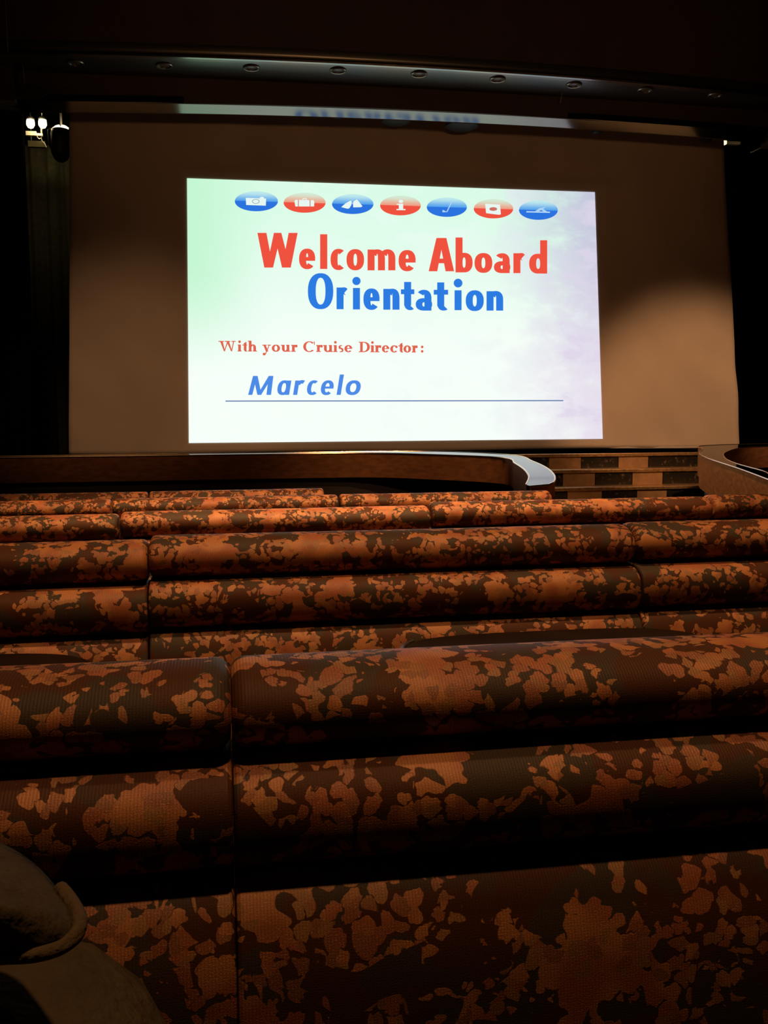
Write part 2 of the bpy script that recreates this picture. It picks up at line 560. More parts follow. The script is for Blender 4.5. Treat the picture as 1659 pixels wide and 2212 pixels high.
m = MB(); m.tube([(-1.52 + 7.365 * i / 40, YC + 0.02, 0.79 + 0.006 * math.sin((-1.52 + 7.365 * i / 40) * 2.1)) for i in range(41)], 0.012, 8)
m.build('bottom_hem', M_HEM, screen)
m = MB(); m.tube([(-1.4, YC + .03, 4.62), (5.5, YC + .03, 4.62)], .025, 10); m.build('top_batten', M_CAN, screen)
for hx in (-.9, 2.1, 5.0):
    m = MB(); m.tube([(hx, YC + .03, 4.62), (hx, YC + .03, ZC - .002)], .008, 8); m.build('suspension_cable', M_CAN, screen)

Q = [(404, 385), (1285, 415), (1302, 948), (408, 957)]


def flat(name, polys, material, parent, Y):
    """polygons given in photo pixels, laid on the upright screen plane"""
    mb = MB()
    for p in polys:
        mb.add([at_y(x, y, Y) for x, y in p], [tuple(range(len(p)))])
    return mb.build(name, material, parent, smooth=False, fix=False)


m = MB()
NS = 16
for j in range(NS + 1):
    for i in range(NS + 1):
        u, v = i / NS, j / NS
        a = Vector(at_y(*Q[3], YC - .010)).lerp(Vector(at_y(*Q[2], YC - .010)), u)
        b = Vector(at_y(*Q[0], YC - .010)).lerp(Vector(at_y(*Q[1], YC - .010)), u)
        m.uv[len(m.v)] = (u, v)
        m.v.append(tuple(a.lerp(b, v)))
for j in range(NS):
    for i in range(NS):
        a = j * (NS + 1) + i
        m.f.append((a, a + 1, a + NS + 2, a + NS + 1))
slide = m.build('projected_slide', M_SLIDE, screen, fix=False)
slide['label'] = 'bright white-green slide turning lilac on the right'


class Pen:
    """draws letters as flat polygons; pixel frame with y down, baseline b, sheared by k"""

    def __init__(self, skew=0.0):
        self.p, self.k, self.b = [], skew, 0

    def poly(self, pts):
        self.p.append([(x + self.k * (self.b - y), y) for x, y in pts])

    def rect(self, x0, x1, y0, y1):
        self.poly([(x0, y0), (x1, y0), (x1, y1), (x0, y1)])

    def bar(self, x0, y0, x1, y1, wx):
        """slanting stroke with horizontal width wx"""
        self.poly([(x0, y0), (x0 + wx, y0), (x1 + wx, y1), (x1, y1)])

    def arc(self, x0, x1, y0, y1, sx, sy, a0=0, a1=360, e=2.3, n=30):
        """ring part; angles in degrees, 0 = right, 90 = up; stroke sx at the sides, sy at top and bottom"""
        cx, cy, rx, ry = (x0 + x1) / 2, (y0 + y1) / 2, (x1 - x0) / 2, abs(y1 - y0) / 2
        n = max(4, int(n * abs(a1 - a0) / 360))

        def pt(a, rx, ry):
            c, s = math.cos(math.radians(a)), math.sin(math.radians(a))
            return (cx + rx * math.copysign(abs(c) ** (2 / e), c), cy - ry * math.copysign(abs(s) ** (2 / e), s))
        for i in range(n):
            a, b = a0 + (a1 - a0) * i / n, a0 + (a1 - a0) * (i + 1) / n
            self.poly([pt(a, rx, ry), pt(b, rx, ry), pt(b, rx - sx, ry - sy), pt(a, rx - sx, ry - sy)])

    def disc(self, cx, cy, rx, ry=None, n=20):
        ry = ry or rx
        self.poly([(cx + rx * math.cos(2 * math.pi * i / n), cy - ry * math.sin(2 * math.pi * i / n)) for i in range(n)])


def sans(P, ch, x0, x1, xt, b, s, t, cap=None):
    """bold condensed upright letters; xt = top of the letter (x-height), b = baseline, s/t thick and thin strokes"""
    P.b = b
    wd = x1 - x0
    if ch in 'oO':
        P.arc(x0, x1, xt, b, s, t)
    elif ch == 'e':
        P.arc(x0, x1, xt, b, s, t, 2, 318)
        my = xt + (b - xt) * 0.50
        P.rect(x0 + s * .6, x1 - 0.5, my - t * .42, my + t * .42)
        P.rect(x1 - s, x1 - .2, my - 3, my + t * .42)
    elif ch == 'c':
        P.arc(x0, x1 + wd * .12, xt, b, s, t, 52, 308)
    elif ch == 'l':
        P.rect(x0, x1, xt, b)
    elif ch == 'i':
        P.rect(x0 + (wd - s) / 2, x0 + (wd + s) / 2, cap, b)
        P.disc((x0 + x1) / 2, xt + wd / 2, wd / 2)
    elif ch in 'nm':
        P.rect(x0, x0 + s, xt, b)
        k = 1 if ch == 'n' else 2
        step = (wd - s) / k
        for i in range(k):
            a0 = x0 + step * i
            P.arc(a0 + s * .25, a0 + step + s, xt - .5, xt + (b - xt) * 0.9, s, t, 0, 150)
            P.rect(a0 + step, a0 + step + s, xt + (b - xt) * .42, b)
    elif ch == 'r':
        P.rect(x0, x0 + s, xt, b)
        P.arc(x0 + s * .3, x1 + wd * .16, xt - .5, b - (b - xt) * .1, s, t * 1.4, 52, 150)
    elif ch == 'b':
        P.rect(x0, x0 + s, cap, b)
        P.arc(x0, x1, xt, b, s, t)
    elif ch == 'd':
        P.rect(x1 - s, x1, cap, b)
        P.arc(x0, x1, xt, b, s, t)
    elif ch == 'a':
        P.rect(x1 - s, x1, xt + (b - xt) * .34, b)
        P.arc(x0 + wd * .04, x1, xt, b - (b - xt) * .2, s, t, 0, 140)
        P.arc(x0, x1 + s * .1, xt + (b - xt) * .40, b, s * .95, t * .9)
    elif ch == 't':
        c = x0 + wd * .24
        P.rect(c, c + s, cap, b - (b - xt) * .22)
        P.rect(x0, x1, xt, xt + t * 1.05)
        P.arc(c, x1 + wd * .14, xt + (b - xt) * .3, b, s, t * 1.1, 180, 305)
    elif ch == 'W':
        q = wd / 4
        h = xt
        P.poly([(x0, h), (x0 + s, h), (x0 + q + s * .62, b), (x0 + q - s * .35, b)])
        P.poly([(x0 + q - s * .1, b), (x0 + q + s * .62, b), (x0 + 2 * q + s * .42, h), (x0 + 2 * q - s * .40, h)])
        P.poly([(x0 + 2 * q - s * .40, h), (x0 + 2 * q + s * .42, h), (x0 + 3 * q + s * .30, b), (x0 + 3 * q - s * .62, b)])
        P.poly([(x0 + 3 * q - s * .62, b), (x0 + 3 * q + s * .35, b), (x1, h), (x1 - s, h)])
    elif ch == 'A':
        c = (x0 + x1) / 2
        P.poly([(x0, b), (x0 + s * .95, b), (c + s * .25, xt), (c - s * .55, xt)])
        P.poly([(x1 - s * .95, b), (x1, b), (c + s * .55, xt), (c - s * .25, xt)])
        P.rect(x0 + wd * .26, x1 - wd * .26, xt + (b - xt) * .62, xt + (b - xt) * .62 + t)


# heading words: (letter, x0, x1, top, baseline, ascender)
HW = (([('W', 556, 643, 503, 578, None), ('e', 646, 681, 537, 581.5, None), ('l', 691.5, 707, 506, 581, None), ('c', 714, 745, 537.5, 583.5, None),
        ('o', 748.5, 786.5, 538, 584, None), ('m', 794, 854, 539, 584, None), ('e', 861, 898, 540, 586, None)], M_RED, 'first bold red word of the heading'),
      ([('A', 926, 981, 514, 586, None), ('b', 984, 1021, 546, 588.5, 513), ('o', 1025, 1063.5, 546.5, 589.5, None), ('a', 1067, 1101, 547, 590, None),
        ('r', 1109, 1134, 547, 590, None), ('d', 1143, 1182, 548, 591, 519)], M_RED, 'second bold red word of the heading'),
      ([('O', 665, 720, 590, 668, None), ('r', 727, 751, 621, 668, None), ('i', 761, 779, 598, 668.5, 622), ('e', 785, 820, 623, 669.5, None),
        ('n', 828, 863, 624, 669, None), ('t', 866, 895, 625, 670, 609), ('a', 898, 932, 626, 671, None), ('t', 937, 968, 626, 671, 610),
        ('i', 980, 999, 602, 670, 627), ('o', 1006, 1045, 627, 672, None), ('n', 1051, 1087, 629, 671, None)], M_BLUE, 'bold blue word under the red heading'))
for letters, mt_, lab in HW:
    P = Pen()
    for a in letters:
        sans(P, a[0], a[1], a[2], a[3], a[4], 19.5 if a[0] in 'WA' else 17 if a[0] == 'O' else 15.2, 10, a[5])
    flat('heading_word', P.p, mt_, screen, YC - .013)['label'] = lab


def serif(P, ch, x0, x1, xt, b, cap):
    P.b = b
    s, t, f = 5.8, 2.3, 1.9
    wd = x1 - x0

    def foot(xa, xb, y):
        P.rect(xa, xb, y - f, y)
    if ch == 'W':
        q = wd / 4
        P.poly([(x0 + 2, cap), (x0 + 8, cap), (x0 + q + 4.5, b), (x0 + q + 2, b)])
        P.poly([(x0 + q + 2, b), (x0 + q + 4, b), (x0 + 2 * q + 3, cap), (x0 + 2 * q + .5, cap)])
        P.poly([(x0 + 2 * q - 2, cap), (x0 + 2 * q + 4, cap), (x0 + 3 * q + 2.5, b), (x0 + 3 * q, b)])
        P.poly([(x0 + 3 * q, b), (x0 + 3 * q + 2, b), (x1 - 2, cap), (x1 - 4.2, cap)])
        P.rect(x0 - 1, x0 + 11, cap, cap + f); P.rect(x0 + 2 * q - 5, x0 + 2 * q + 7, cap, cap + f); P.rect(x1 - 8, x1 + 1, cap, cap + f)
    elif ch == 'i':
        c = (x0 + x1) / 2
        P.rect(c - s / 2, c + s / 2, xt, b); foot(x0 - .3, x1 + .3, b); P.rect(x0, c, xt, xt + f)
        P.disc(c, cap + 1.5, 2.9)
    elif ch == 't':
        c = x0 + wd * .30
        P.poly([(c, xt - 3), (c + s, xt - 6), (c + s, b - 3), (c, b - 3)])
        P.rect(x0, x1, xt, xt + f)
        P.arc(c, x1 + 3, xt + 3, b + .3, s, 2.4, 180, 300)
    elif ch == 'h':
        P.rect(x0 + 1.5, x0 + 1.5 + s, cap - 1, b); P.rect(x0 - .5, x0 + 3, cap - 1, cap - 1 + f); foot(x0 - .5, x0 + wd * .46, b)
        P.arc(x0 + 3, x1 - 1.5, xt - .5, b, s, 2.4, 0, 150); P.rect(x1 - 1.5 - s, x1 - 1.5, xt + 7, b); foot(x0 + wd * .56, x1 + .5, b)
    elif ch == 'y':
        c = (x0 + x1) / 2
        P.bar(x0 + 1.5, xt, c - 1.5, b, 5.2)
        P.poly([(x1 - 4, xt), (x1 - 2, xt), (c - 2.2, b + 7), (c - 4.5, b + 7)])
        P.disc(c - 5.5, b + 5.3, 3)
        P.rect(x0 - .5, x0 + wd * .5, xt, xt + f); P.rect(x1 - 7, x1 + .5, xt, xt + f)
    elif ch == 'o':
        P.arc(x0, x1, xt - .3, b + .3, s, t, e=2.05)
    elif ch == 'u':
        P.rect(x0 + 2, x0 + 2 + s, xt, b - 4); P.arc(x0 + 2, x1 - 3, xt, b + .3, s, 2.4, 180, 330)
        P.rect(x1 - 2 - s, x1 - 2, xt, b); P.rect(x0 - .3, x0 + 5, xt, xt + f); P.rect(x1 - 9, x1 - 3, xt, xt + f); foot(x1 - 4, x1 + .5, b)
    elif ch == 'r':
        P.rect(x0 + 1.8, x0 + 1.8 + s, xt, b); P.rect(x0, x0 + 4, xt, xt + f); foot(x0, x0 + wd * .72, b)
        P.arc(x0 + 4, x1 + 4, xt - .3, b, 4, 3.2, 70, 160); P.disc(x1 - 2.4, xt + 3, 2.7)
    elif ch == 'C':
        P.arc(x0, x1 + 1.5, cap - .4, b + .5, 6, 2, 42, 318, e=2.05)
        P.poly([(x1 - 2, cap), (x1, cap), (x1, cap + 7.5), (x1 - 1.6, cap + 7.5)])
    elif ch == 's':
        my = (xt + b) / 2
        P.arc(x0 + .4, x1 - .4, xt, my + 1.5, 3.6, 2.1, 55, 250); P.arc(x0, x1, my - 1.5, b + .3, 3.6, 2.1, -125, 78)
        P.poly([(x0 + 1, my - 3), (x0 + 4.5, my - 3.5), (x1 - .5, my + 2), (x1 - 3.5, my + 3.5)])
    elif ch in 'ec':
        P.arc(x0, x1 + (1 if ch == 'c' else 0), xt - .3, b + .4, s, 2.1, 0 if ch == 'e' else 55, 322, e=2.05)
        if ch == 'e':
            my = xt + (b - xt) * .47
            P.rect(x0 + 2, x1 - .4, my - .8, my + .8)
        else:
            P.disc(x1 - 2.6, xt + 3.2, 2.6)
    elif ch == 'D':
        P.rect(x0 + 3, x0 + 3 + 5.6, cap, b); P.rect(x0, x0 + 11, cap, cap + f); foot(x0, x0 + 11, b)
        P.arc(x0 - 5, x1, cap, b, 6, 1.8, -90, 90, e=2.2)
    elif ch == ':':
        P.disc((x0 + x1) / 2, xt + 2.8, 2.8); P.disc((x0 + x1) / 2, b - 2.6, 2.8)


XW = [('W', 473, 508), ('i', 513.5, 521.5), ('t', 523.5, 534), ('h', 536, 554.5), ('y', 567, 585), ('o', 587, 605), ('u', 607, 627), ('r', 629, 642.5),
      ('C', 655, 680), ('r', 683, 697), ('u', 698, 719), ('i', 720.5, 728.5), ('s', 731, 742), ('e', 744, 761), ('D', 775, 799), ('i', 800.5, 808.5),
      ('r', 809.5, 823.5), ('e', 825, 841), ('c', 843, 859), ('t', 860.5, 871), ('o', 871.5, 888), ('r', 889.5, 902), (':', 909, 915)]
for i0, i1, lab in ((0, 4, 'first'), (4, 8, 'second'), (8, 14, 'third'), (14, 23, 'last')):
    P = Pen()
    for ch, a, b_ in XW[i0:i1]:
        d = (a - 473) / 440.0 * 2.6
        serif(P, ch, a, b_, 744 + d, 759 + d, 736.5 + d)
    flat('subtitle_word', P.p, M_RED2, screen, YC - .013)['label'] = lab + ' word of the small brick-red serif line'

P = Pen(0.16)
b0 = 853
P.b = b0
P.bar(536 + 4, 812, 536, b0, 9)
P.poly([(540, 812), (550, 812), (565, b0), (556, b0)])
P.poly([(556, b0), (564, b0), (583, 812), (574, 812)])
P.bar(574, 812, 575.5, b0, 10)
P.arc(597, 624, 821.5, b0 + .5, 9, 6)
P.rect(615.5, 624.5, 822, b0)
P.rect(633, 642, 822, b0); P.arc(636, 660, 821, b0, 8, 7.5, 62, 150)
P.arc(661, 687, 821.5, b0 + .5, 9, 6, 56, 314)
P.arc(691, 718, 821.5, b0 + .5, 9, 6, 0, 314); P.rect(694, 718, 835, 839.5)
P.rect(727, 736, 809, b0)
P.arc(744.5, 776.5, 821.5, b0 + .5, 9.5, 6.5)
flat('name_word', P.p, M_BLUE2, screen, YC - .013)['label'] = 'slanted cornflower blue name on the slide'
flat('rule_line', [[(487, 865.2), (1217, 864.2), (1217, 866.6), (487, 867.6)]], M_LINE, screen, YC - .013)

BADGES = [(553.8, 434.8, 46.6, 21.6, 'b'), (658, 438, 45.4, 21.6, 'r'), (762, 441, 44.8, 21.4, 'b'), (865, 444, 44, 21.3, 'r'),
          (965.2, 447.6, 43.4, 20.9, 'b'), (1066, 451, 42.7, 20.9, 'r'), (1163, 454, 42, 20.9, 'b')]
BL = ['blue oval badge with a white camera', 'red oval badge with a white suitcase', 'blue oval badge with a pair of white flippers', 'red oval badge with a white letter i',
      'blue oval badge with a pale golf club', 'red oval badge with a tilted white card', 'blue oval badge with a pale reclining figure']


def symbol(i, cx, cy):
    P = Pen(); P2 = Pen()
    if i == 0:
        P.poly([(cx - 23, cy - 7.5), (cx + 7, cy - 6.5), (cx + 9, cy - 9.5), (cx + 15, cy - 9.5), (cx + 17, cy - 6), (cx + 21, cy - 6), (cx + 20.5, cy + 9.5), (cx - 22, cy + 8)])
        P2.arc(cx - 9.5, cx + 7, cy - 5, cy + 5.6, 1.8, 1.5, e=2)
        return P, P2, M_SYM, M_SYMG
    if i == 1:
        P.poly([(cx - 22, cy - 4), (cx - 19, cy - 6.5), (cx + 19, cy - 5.5), (cx + 21, cy - 3), (cx + 20.5, cy + 8), (cx - 20, cy + 8)])
        P.arc(cx - 5, cx + 5, cy - 10, cy - 1, 1.8, 1.8, 0, 180, e=3)
        P2.rect(cx - 14.3, cx - 12.6, cy - 6, cy + 8); P2.rect(cx + 11, cx + 12.7, cy - 6, cy + 8)
        return P, P2, M_SYM, M_SYMR
    if i == 2:
        P.poly([(cx - 6, cy - 7), (cx - 2.5, cy - 7.5), (cx - 3, cy + 2), (cx - 7.5, cy + 9), (cx - 11, cy + 10), (cx - 25, cy + 6.5), (cx - 16, cy - 1.5)])
        P.poly([(cx + 2, cy - 6.5), (cx + 9, cy - 10), (cx + 14, cy - 4.5), (cx + 21, cy + 4.5), (cx + 18, cy + 6.5), (cx + 1, cy + 7), (cx + 0.5, cy - 1)])
        P2.rect(cx - 3, cx + 1, cy - 3, cy - 1)
        return P, P2, M_SYM, M_SYMP
    if i == 3:
        P.disc(cx + 1, cy - 9, 5, 3.6)
        P.rect(cx - 3.5, cx + 6, cy - 4, cy + 9); P.rect(cx - 8, cx + 4, cy - 4, cy - 1.6); P.rect(cx - 8.5, cx + 11, cy + 7.4, cy + 10)
        return P, None, M_SYM, None
    if i == 4:
        P.poly([(cx + 9, cy - 11), (cx + 11.5, cy - 11), (cx + 1.5, cy + 10), (cx - 1, cy + 10)])
        P.poly([(cx + 1.5, cy + 10.5), (cx - 9, cy + 11), (cx - 10, cy + 7), (cx - 7, cy + 6), (cx - 4, cy + 8)])
        return P, None, M_SYMP, None
    if i == 5:
        P.poly([(cx - 18, cy - 11), (cx + 14, cy - 9), (cx + 16, cy + 12), (cx + 12, cy + 13), (cx - 16, cy + 9.5)])
        P2.disc(cx - .5, cy + .5, 8.5, 4)
        return P, P2, M_SYM, M_SYMR
    P.poly([(cx - 26, cy + 2), (cx + 25, cy + 3), (cx + 25, cy + 6), (cx - 26, cy + 5)])
    P.poly([(cx - 8, cy + 3), (cx + 2, cy - 4), (cx + 16, cy - 6.5), (cx + 10, cy - 2.5), (cx + 19, cy + 3), (cx + 13, cy + 4), (cx + 6, cy - .5), (cx, cy + 3)])
    return P, None, M_SYMP, None


for i, (cx, cy, rx, ry, c) in enumerate(BADGES):
    P = Pen(); P.disc(cx, cy, rx, ry, 40)
    bd = flat('icon_badge', P.p, M_BADB if c == 'b' else M_BADR, screen, YC - .013)
    bd['label'] = BL[i]
    a, b, ma, mb_ = symbol(i, cx, cy)
    flat('icon_symbol', a.p, ma, bd, YC - .016)
    for q in ([b.p] if i == 0 else [[x] for x in b.p]) if b else []:
        flat('icon_detail', q, mb_, bd, YC - .018)

# ------------------------------------------------------------------ downlights, hanging wires, cans behind the header
DL = [(163, 135.5), (355, 141), (543, 146), (730, 152), (905, 160), (1075, 171), (1240, 183), (1394, 194), (1545, 205)]
DLN = ['first from the left', 'second from the left', 'third from the left', 'fourth from the left', 'middle one', 'fourth from the right', 'third from the right, the brightest rim', 'second from the right', 'last on the right']
for i, (px, py) in enumerate(DL):
    c = at_plane(px, py, 4.283, 0)
    t_ = thing('recessed_downlight', c, 'small round recessed downlight in the upper header, ' + DLN[i], 'downlight', 'downlights along the upper header')
    m = MB(); m.lathe([(0.070, 0.004), (0.076, -0.006), (0.070, -0.012), (0.058, -0.010), (0.052, 0.004)], 28, c)
    m.build('trim_ring', M_RING, t_)
    m = MB(); m.lathe([(0.050, 0.002), (0.046, -0.004), (0.025, -0.008), (0.0, -0.009)], 24, c)
    m.build('lens', M_LENS, t_)
for (pa, pb, Y, wh) in (((3, -120), (17, 112), 8.9, 'hanging before the upper fascia at the far left'), ((50, 154), (53, 182), 9.4, 'hanging before the lower header at the left'),
                        ((1214, 200), (1211, 223), 9.4, 'hanging before the lower header at the right')):
    p_a, p_b = at_y(*pa, Y), at_y(*pb, Y)
    p_a.z = ZC if Y < 9 else 4.285
    m = MB(); m.tube([p_a, p_b], 0.0035, 6)
    setp(m.build('hanging_wire', M_WIRE), 'thin pale wire ' + wh, 'wire', 'wires hanging from the header')
for i, (px, py, rx, ry, wh) in enumerate(((730, 251, 12, 5, 'leftmost of the row, the smallest one'), (855, 258, 32, 10, 'second of the row'), (998, 268, 37, 11, 'widest of the row'),
                                          (1289, 283, 11, 6, 'beside the right end of the mirroring strip'), (1525, 303, 14, 5, 'last on the right near the screen edge'))):
    c = at_y(px, py, 10.0)
    k = 10.0 / FPX
    t_ = thing('spotlight', c, 'dark spotlight can hung behind the lower header, ' + wh, 'spotlight', 'spotlight cans over the screen')
    m = MB()
    pr = [(0.3 * rx, ry + 4), (rx * .8, ry), (rx, ry * .3), (rx * .95, -ry * .5), (rx * .6, -ry), (rx * .1, -ry * 1.05)]
    m.lathe([(a * k, b * k) for a, b in pr], 24, c)
    m.build('housing', M_CAN, t_)
    m = MB(); m.tube([c + Vector((0, 0, (ry + 3) * k)), Vector((c.x, c.y, ZC))], 0.012, 8)
    m.build('hanger', M_CAN, t_)
# dark oval panel standing in for shade at far left of the lower header
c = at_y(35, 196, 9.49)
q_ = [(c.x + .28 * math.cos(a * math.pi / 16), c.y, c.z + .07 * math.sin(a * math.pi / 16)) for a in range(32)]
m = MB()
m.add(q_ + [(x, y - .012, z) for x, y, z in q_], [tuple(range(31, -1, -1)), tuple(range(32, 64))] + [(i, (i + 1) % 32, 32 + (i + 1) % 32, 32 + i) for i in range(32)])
gr = m.build('header_shade', mat('dark_shade', (0.018, 0.010, 0.008), 0.8), smooth=False)
setp(gr, 'dark oval of painted shade on the lower brown header at far left', 'painted shade')

# ------------------------------------------------------------------ wings: drapes and lamps
YD = 12.3


def drape(name, x0, x1, y, z0, z1, material, amp, per, label, cat):
    mb = MB()
    n = int((x1 - x0) / per * 14) + 2
    for j in range(2):
        for i in range(n + 1):
            x = x0 + (x1 - x0) * i / n
            ph = 2 * math.pi * (x - x0) / per
            yy = y + amp * (math.sin(ph) + 0.35 * math.sin(2.3 * ph + 1))
            mb.v.append((x, yy, (z0, z1)[j]))
    for i in range(n):
        mb.f.append((i, i + 1, n + 2 + i, n + 1 + i))
    o = mb.build(name, material, fix=False)
    s = o.modifiers.new('thick', 'SOLIDIFY'); s.thickness = 0.012
    return setp(o, label, cat)


a, b = at_y(40, 312, YD), at_y(175, 312, YD)
drape('stage_curtain', a.x, b.x, YD, 0.72, a.z, M_DRAPE, 0.035, 0.21, 'olive-black pleated curtain lit from above, left of the screen', 'curtain')
a = at_y(57, 400, 10.75)
drape('masking_leg', a.x - 4.2, a.x, 10.75, 0.72, 5.6, M_LEG, 0.05, 0.3, 'plain black masking drape at the left edge of the stage', 'curtain')
drape('masking_leg', at_y(1600, 400, 12.6).x - .6, 12.5, 12.6, 0.72, 6.2, M_LEG, 0.05, 0.3, 'plain black masking drape right of the screen', 'curtain')
YL = 11.6
kk = YL / FPX
c0, c1 = at_y(66, 268, YL), at_y(92, 268, YL)
t_ = thing('twin_lamp', at_y(80, 290, YL), 'twin work lamps glowing yellow on a pale bracket above the curtain', 'stage lamp')
for c in (c0, c1):
    m = MB(); m.lathe([(0.9 * 8 * kk, 8 * kk), (8 * kk, 4 * kk), (8 * kk, -2 * kk), (5 * kk, -7 * kk), (0.001, -9 * kk)], 20, c)
    bu = m.build('bulb', M_LAMP, t_)
    m = MB(); m.lathe([(0.003, 16 * kk), (5 * kk, 14 * kk), (8.4 * kk, 10 * kk), (7.6 * kk, 8.6 * kk)], 20, c)
    m.build('lamp_cap', M_CAN, t_)
m = MB()
p0, p1 = at_y(56, 290, YL), at_y(93, 292, YL)
m.box(p0.x, p1.x, YL - .02, YL + .02, p1.z - 2.6 * kk, p1.z + 2.6 * kk)
m.box(p0.x, at_y(68, 0, YL).x, YL - .022, YL + .022, p1.z + 2 * kk, p1.z + 6 * kk)
m.build('bracket', M_STEEL, t_, bevel=.004)
m = MB(); m.tube([at_y(89.5, 276, YL), at_y(89.5, 296, YL)], 1.6 * kk, 8)
m.build('upright', M_STEEL, t_)
hp = at_y(91, 262, YL); m = MB(); m.tube([hp, Vector((hp.x, hp.y, ZC))], .8 * kk, 8); m.build('hanger', M_STEEL, t_)
m = MB(); m.tube([at_y(*p, YL - .05) for p in ((80, 290), (81, 297), (85, 300), (89, 298), (91, 305), (96, 309), (98, 313), (100, 318))], .8 * kk, 8)
m.build('cable', M_STEEL, t_)
m = MB(); m.box(p0.x, p1.x, YL + .1, YL + .16, at_y(60, 311, YL).z, at_y(60, 298, YL).z)
lb = m.build('lighting_batten', mat('olive_batten', (.10, .08, .03), .7))
m = MB(); m.tube([(p0.x + .03, YL + .14, at_y(60, 300, YL).z), (p0.x + .03, YL + .14, ZC)], .008, 8); m.build('hanger', M_CAN, lb)
setp(lb, 'olive slatted batten just below the twin lamps', 'batten')
# moving head
t_ = thing('moving_head_light', at_y(131, 310, YL - .3), 'black rounded moving-head stage light with a glowing double top', 'stage light')
YM = YL - .3
km = YM / FPX
c = at_y(131, 310, YM)
m = MB()
m.lathe([(8 * km, 30 * km), (17 * km, 27 * km), (21 * km, 18 * km), (21 * km, -6 * km), (18.5 * km, -20 * km), (13 * km, -31 * km), (6 * km, -36 * km), (0.002, -37 * km)], 28, c)
m.build('head', M_CAN, t_)
m = MB()
for s in (-1, 1):
    cc = at_y(131 + s * 8.6, 275.5, YM)
    m.lathe([(0.001, -4 * km), (3 * km, -3.4 * km), (4.2 * km, 0), (3 * km, 3.2 * km), (.001, 3.6 * km)], 16, cc)
    m.tube([at_y(131 + s * 1.5, 272.6, YM), at_y(131 + s * 8, 275, YM), at_y(131 + s * 16.5, 278.5, YM)], [3.2 * km, 4 * km, 2.6 * km], 10)
m.build('lens', M_LAMPW, t_)
m = MB(); m.tube([at_y(108, 278, YM), at_y(108.5, 290, YM), at_y(107.5, 318, YM)], 1.7 * km, 8); m.tube([at_y(108, 278, YM), at_y(113, 276, YM)], 1 * km, 8)
m.build('yoke', M_CAN, t_)
m = MB(); m.box(at_y(93, 0, YM).x, at_y(107, 0, YM).x, YM - .04, YM + .06, at_y(100, 316, YM).z, at_y(100, 280, YM).z)
m.build('ballast_box', M_CAN, t_, bevel=.01)
hp = at_y(131, 283, YM); m = MB(); m.tube([hp + Vector((0, .07, 0)), Vector((hp.x, hp.y + .07, ZC))], 0.012, 8); m.build('hanger', M_CAN, t_)
for nm, pos, pw in (('twin_lamp_glow', (c0 + c1) / 2 + Vector((0, -.15, .0)), 6.0), ('moving_head_glow', at_y(131, 262, YM), 3.0)):
    l = bpy.data.lights.new(nm, 'POINT'); l.energy = pw; l.color = (1.0, .78, .40); l.shadow_soft_size = .05
    o = bpy.data.objects.new(nm, l); COL.objects.link(o); o.location = pos
# right wing
t_ = thing('strip_lamp', at_y(1588, 309, YL), 'small strip lamp in the black right wing, bright at its left end', 'stage lamp')
m = MB(); m.box(at_y(1576, 0, YL).x, at_y(1606, 0, YL).x, YL - .03, YL + .03, at_y(1588, 313.2, YL).z, at_y(1588, 306.5, YL).z); m.build('housing', mat('grey_housing', (.16, .13, .08), .5), t_, bevel=.004)
m = MB(); m.box(at_y(1567, 0, YL).x, at_y(1576, 0, YL).x, YL - .035, YL + .03, at_y(1575, 313.2, YL).z, at_y(1575, 305.5, YL).z); m.build('lit_end', M_LAMPD, t_, bevel=.006)
hp = at_y(1590, 308, YL); m = MB(); m.tube([hp, Vector((hp.x, hp.y, ZC))], .01, 8); m.build('hanger', M_CAN, t_)
l = bpy.data.lights.new('strip_lamp_glow', 'POINT'); l.energy = .5; l.color = (1, .8, .45); l.shadow_soft_size = .03
o = bpy.data.objects.new('strip_lamp_glow', l); COL.objects.link(o); o.location = at_y(1615, 316, YL - .25)
m = MB(); m.tube([at_y(1621, 329.5, YL), at_y(1628, 327, YL), at_y(1657, 313, YL)], 1.1 * kk, 8)
rod = m.build('rigging_rod', mat('pale_rod', (.5, .45, .38), .5))
hp = at_y(1657, 313, YL); m = MB(); m.tube([hp, Vector((hp.x, hp.y, ZC))], .006, 8); m.build('hanger', M_CAN, rod)
setp(rod, 'thin pale rigging rod slanting in the black right wing', 'rod')

# ------------------------------------------------------------------ parapets and steps
TA, TB = 0.788 - .019 * 5, 0.019


def catmull(pts, n=14):
    pts = [Vector(p) for p in pts]
    out = []
    for i in range(len(pts) - 1):
        p0, p1, p2, p3 = pts[max(i - 1, 0)], pts[i], pts[i + 1], pts[min(i + 2, len(pts) - 1)]
        for j in range(n):
            t = j / n
            out.append(0.5 * ((2 * p1) + (p2 - p0) * t + (2 * p0 - 5 * p1 + 4 * p2 - p3) * t * t + (3 * p1 - p0 - 3 * p2 + p3) * t ** 3))
    out.append(pts[-1])
    return out


def resample(pts, n):
    L = [0]
    for a, b in zip(pts, pts[1:]):
        L.append(L[-1] + (b - a).length)
    out, j = [], 0
    for i in range(n + 1):
        d = L[-1] * i / n
        while j < len(L) - 2 and L[j + 1] < d:
            j += 1
        f = (d - L[j]) / max(1e-9, L[j + 1] - L[j])
        out.append(pts[j].lerp(pts[j + 1], min(1, max(0, f))))
    return out


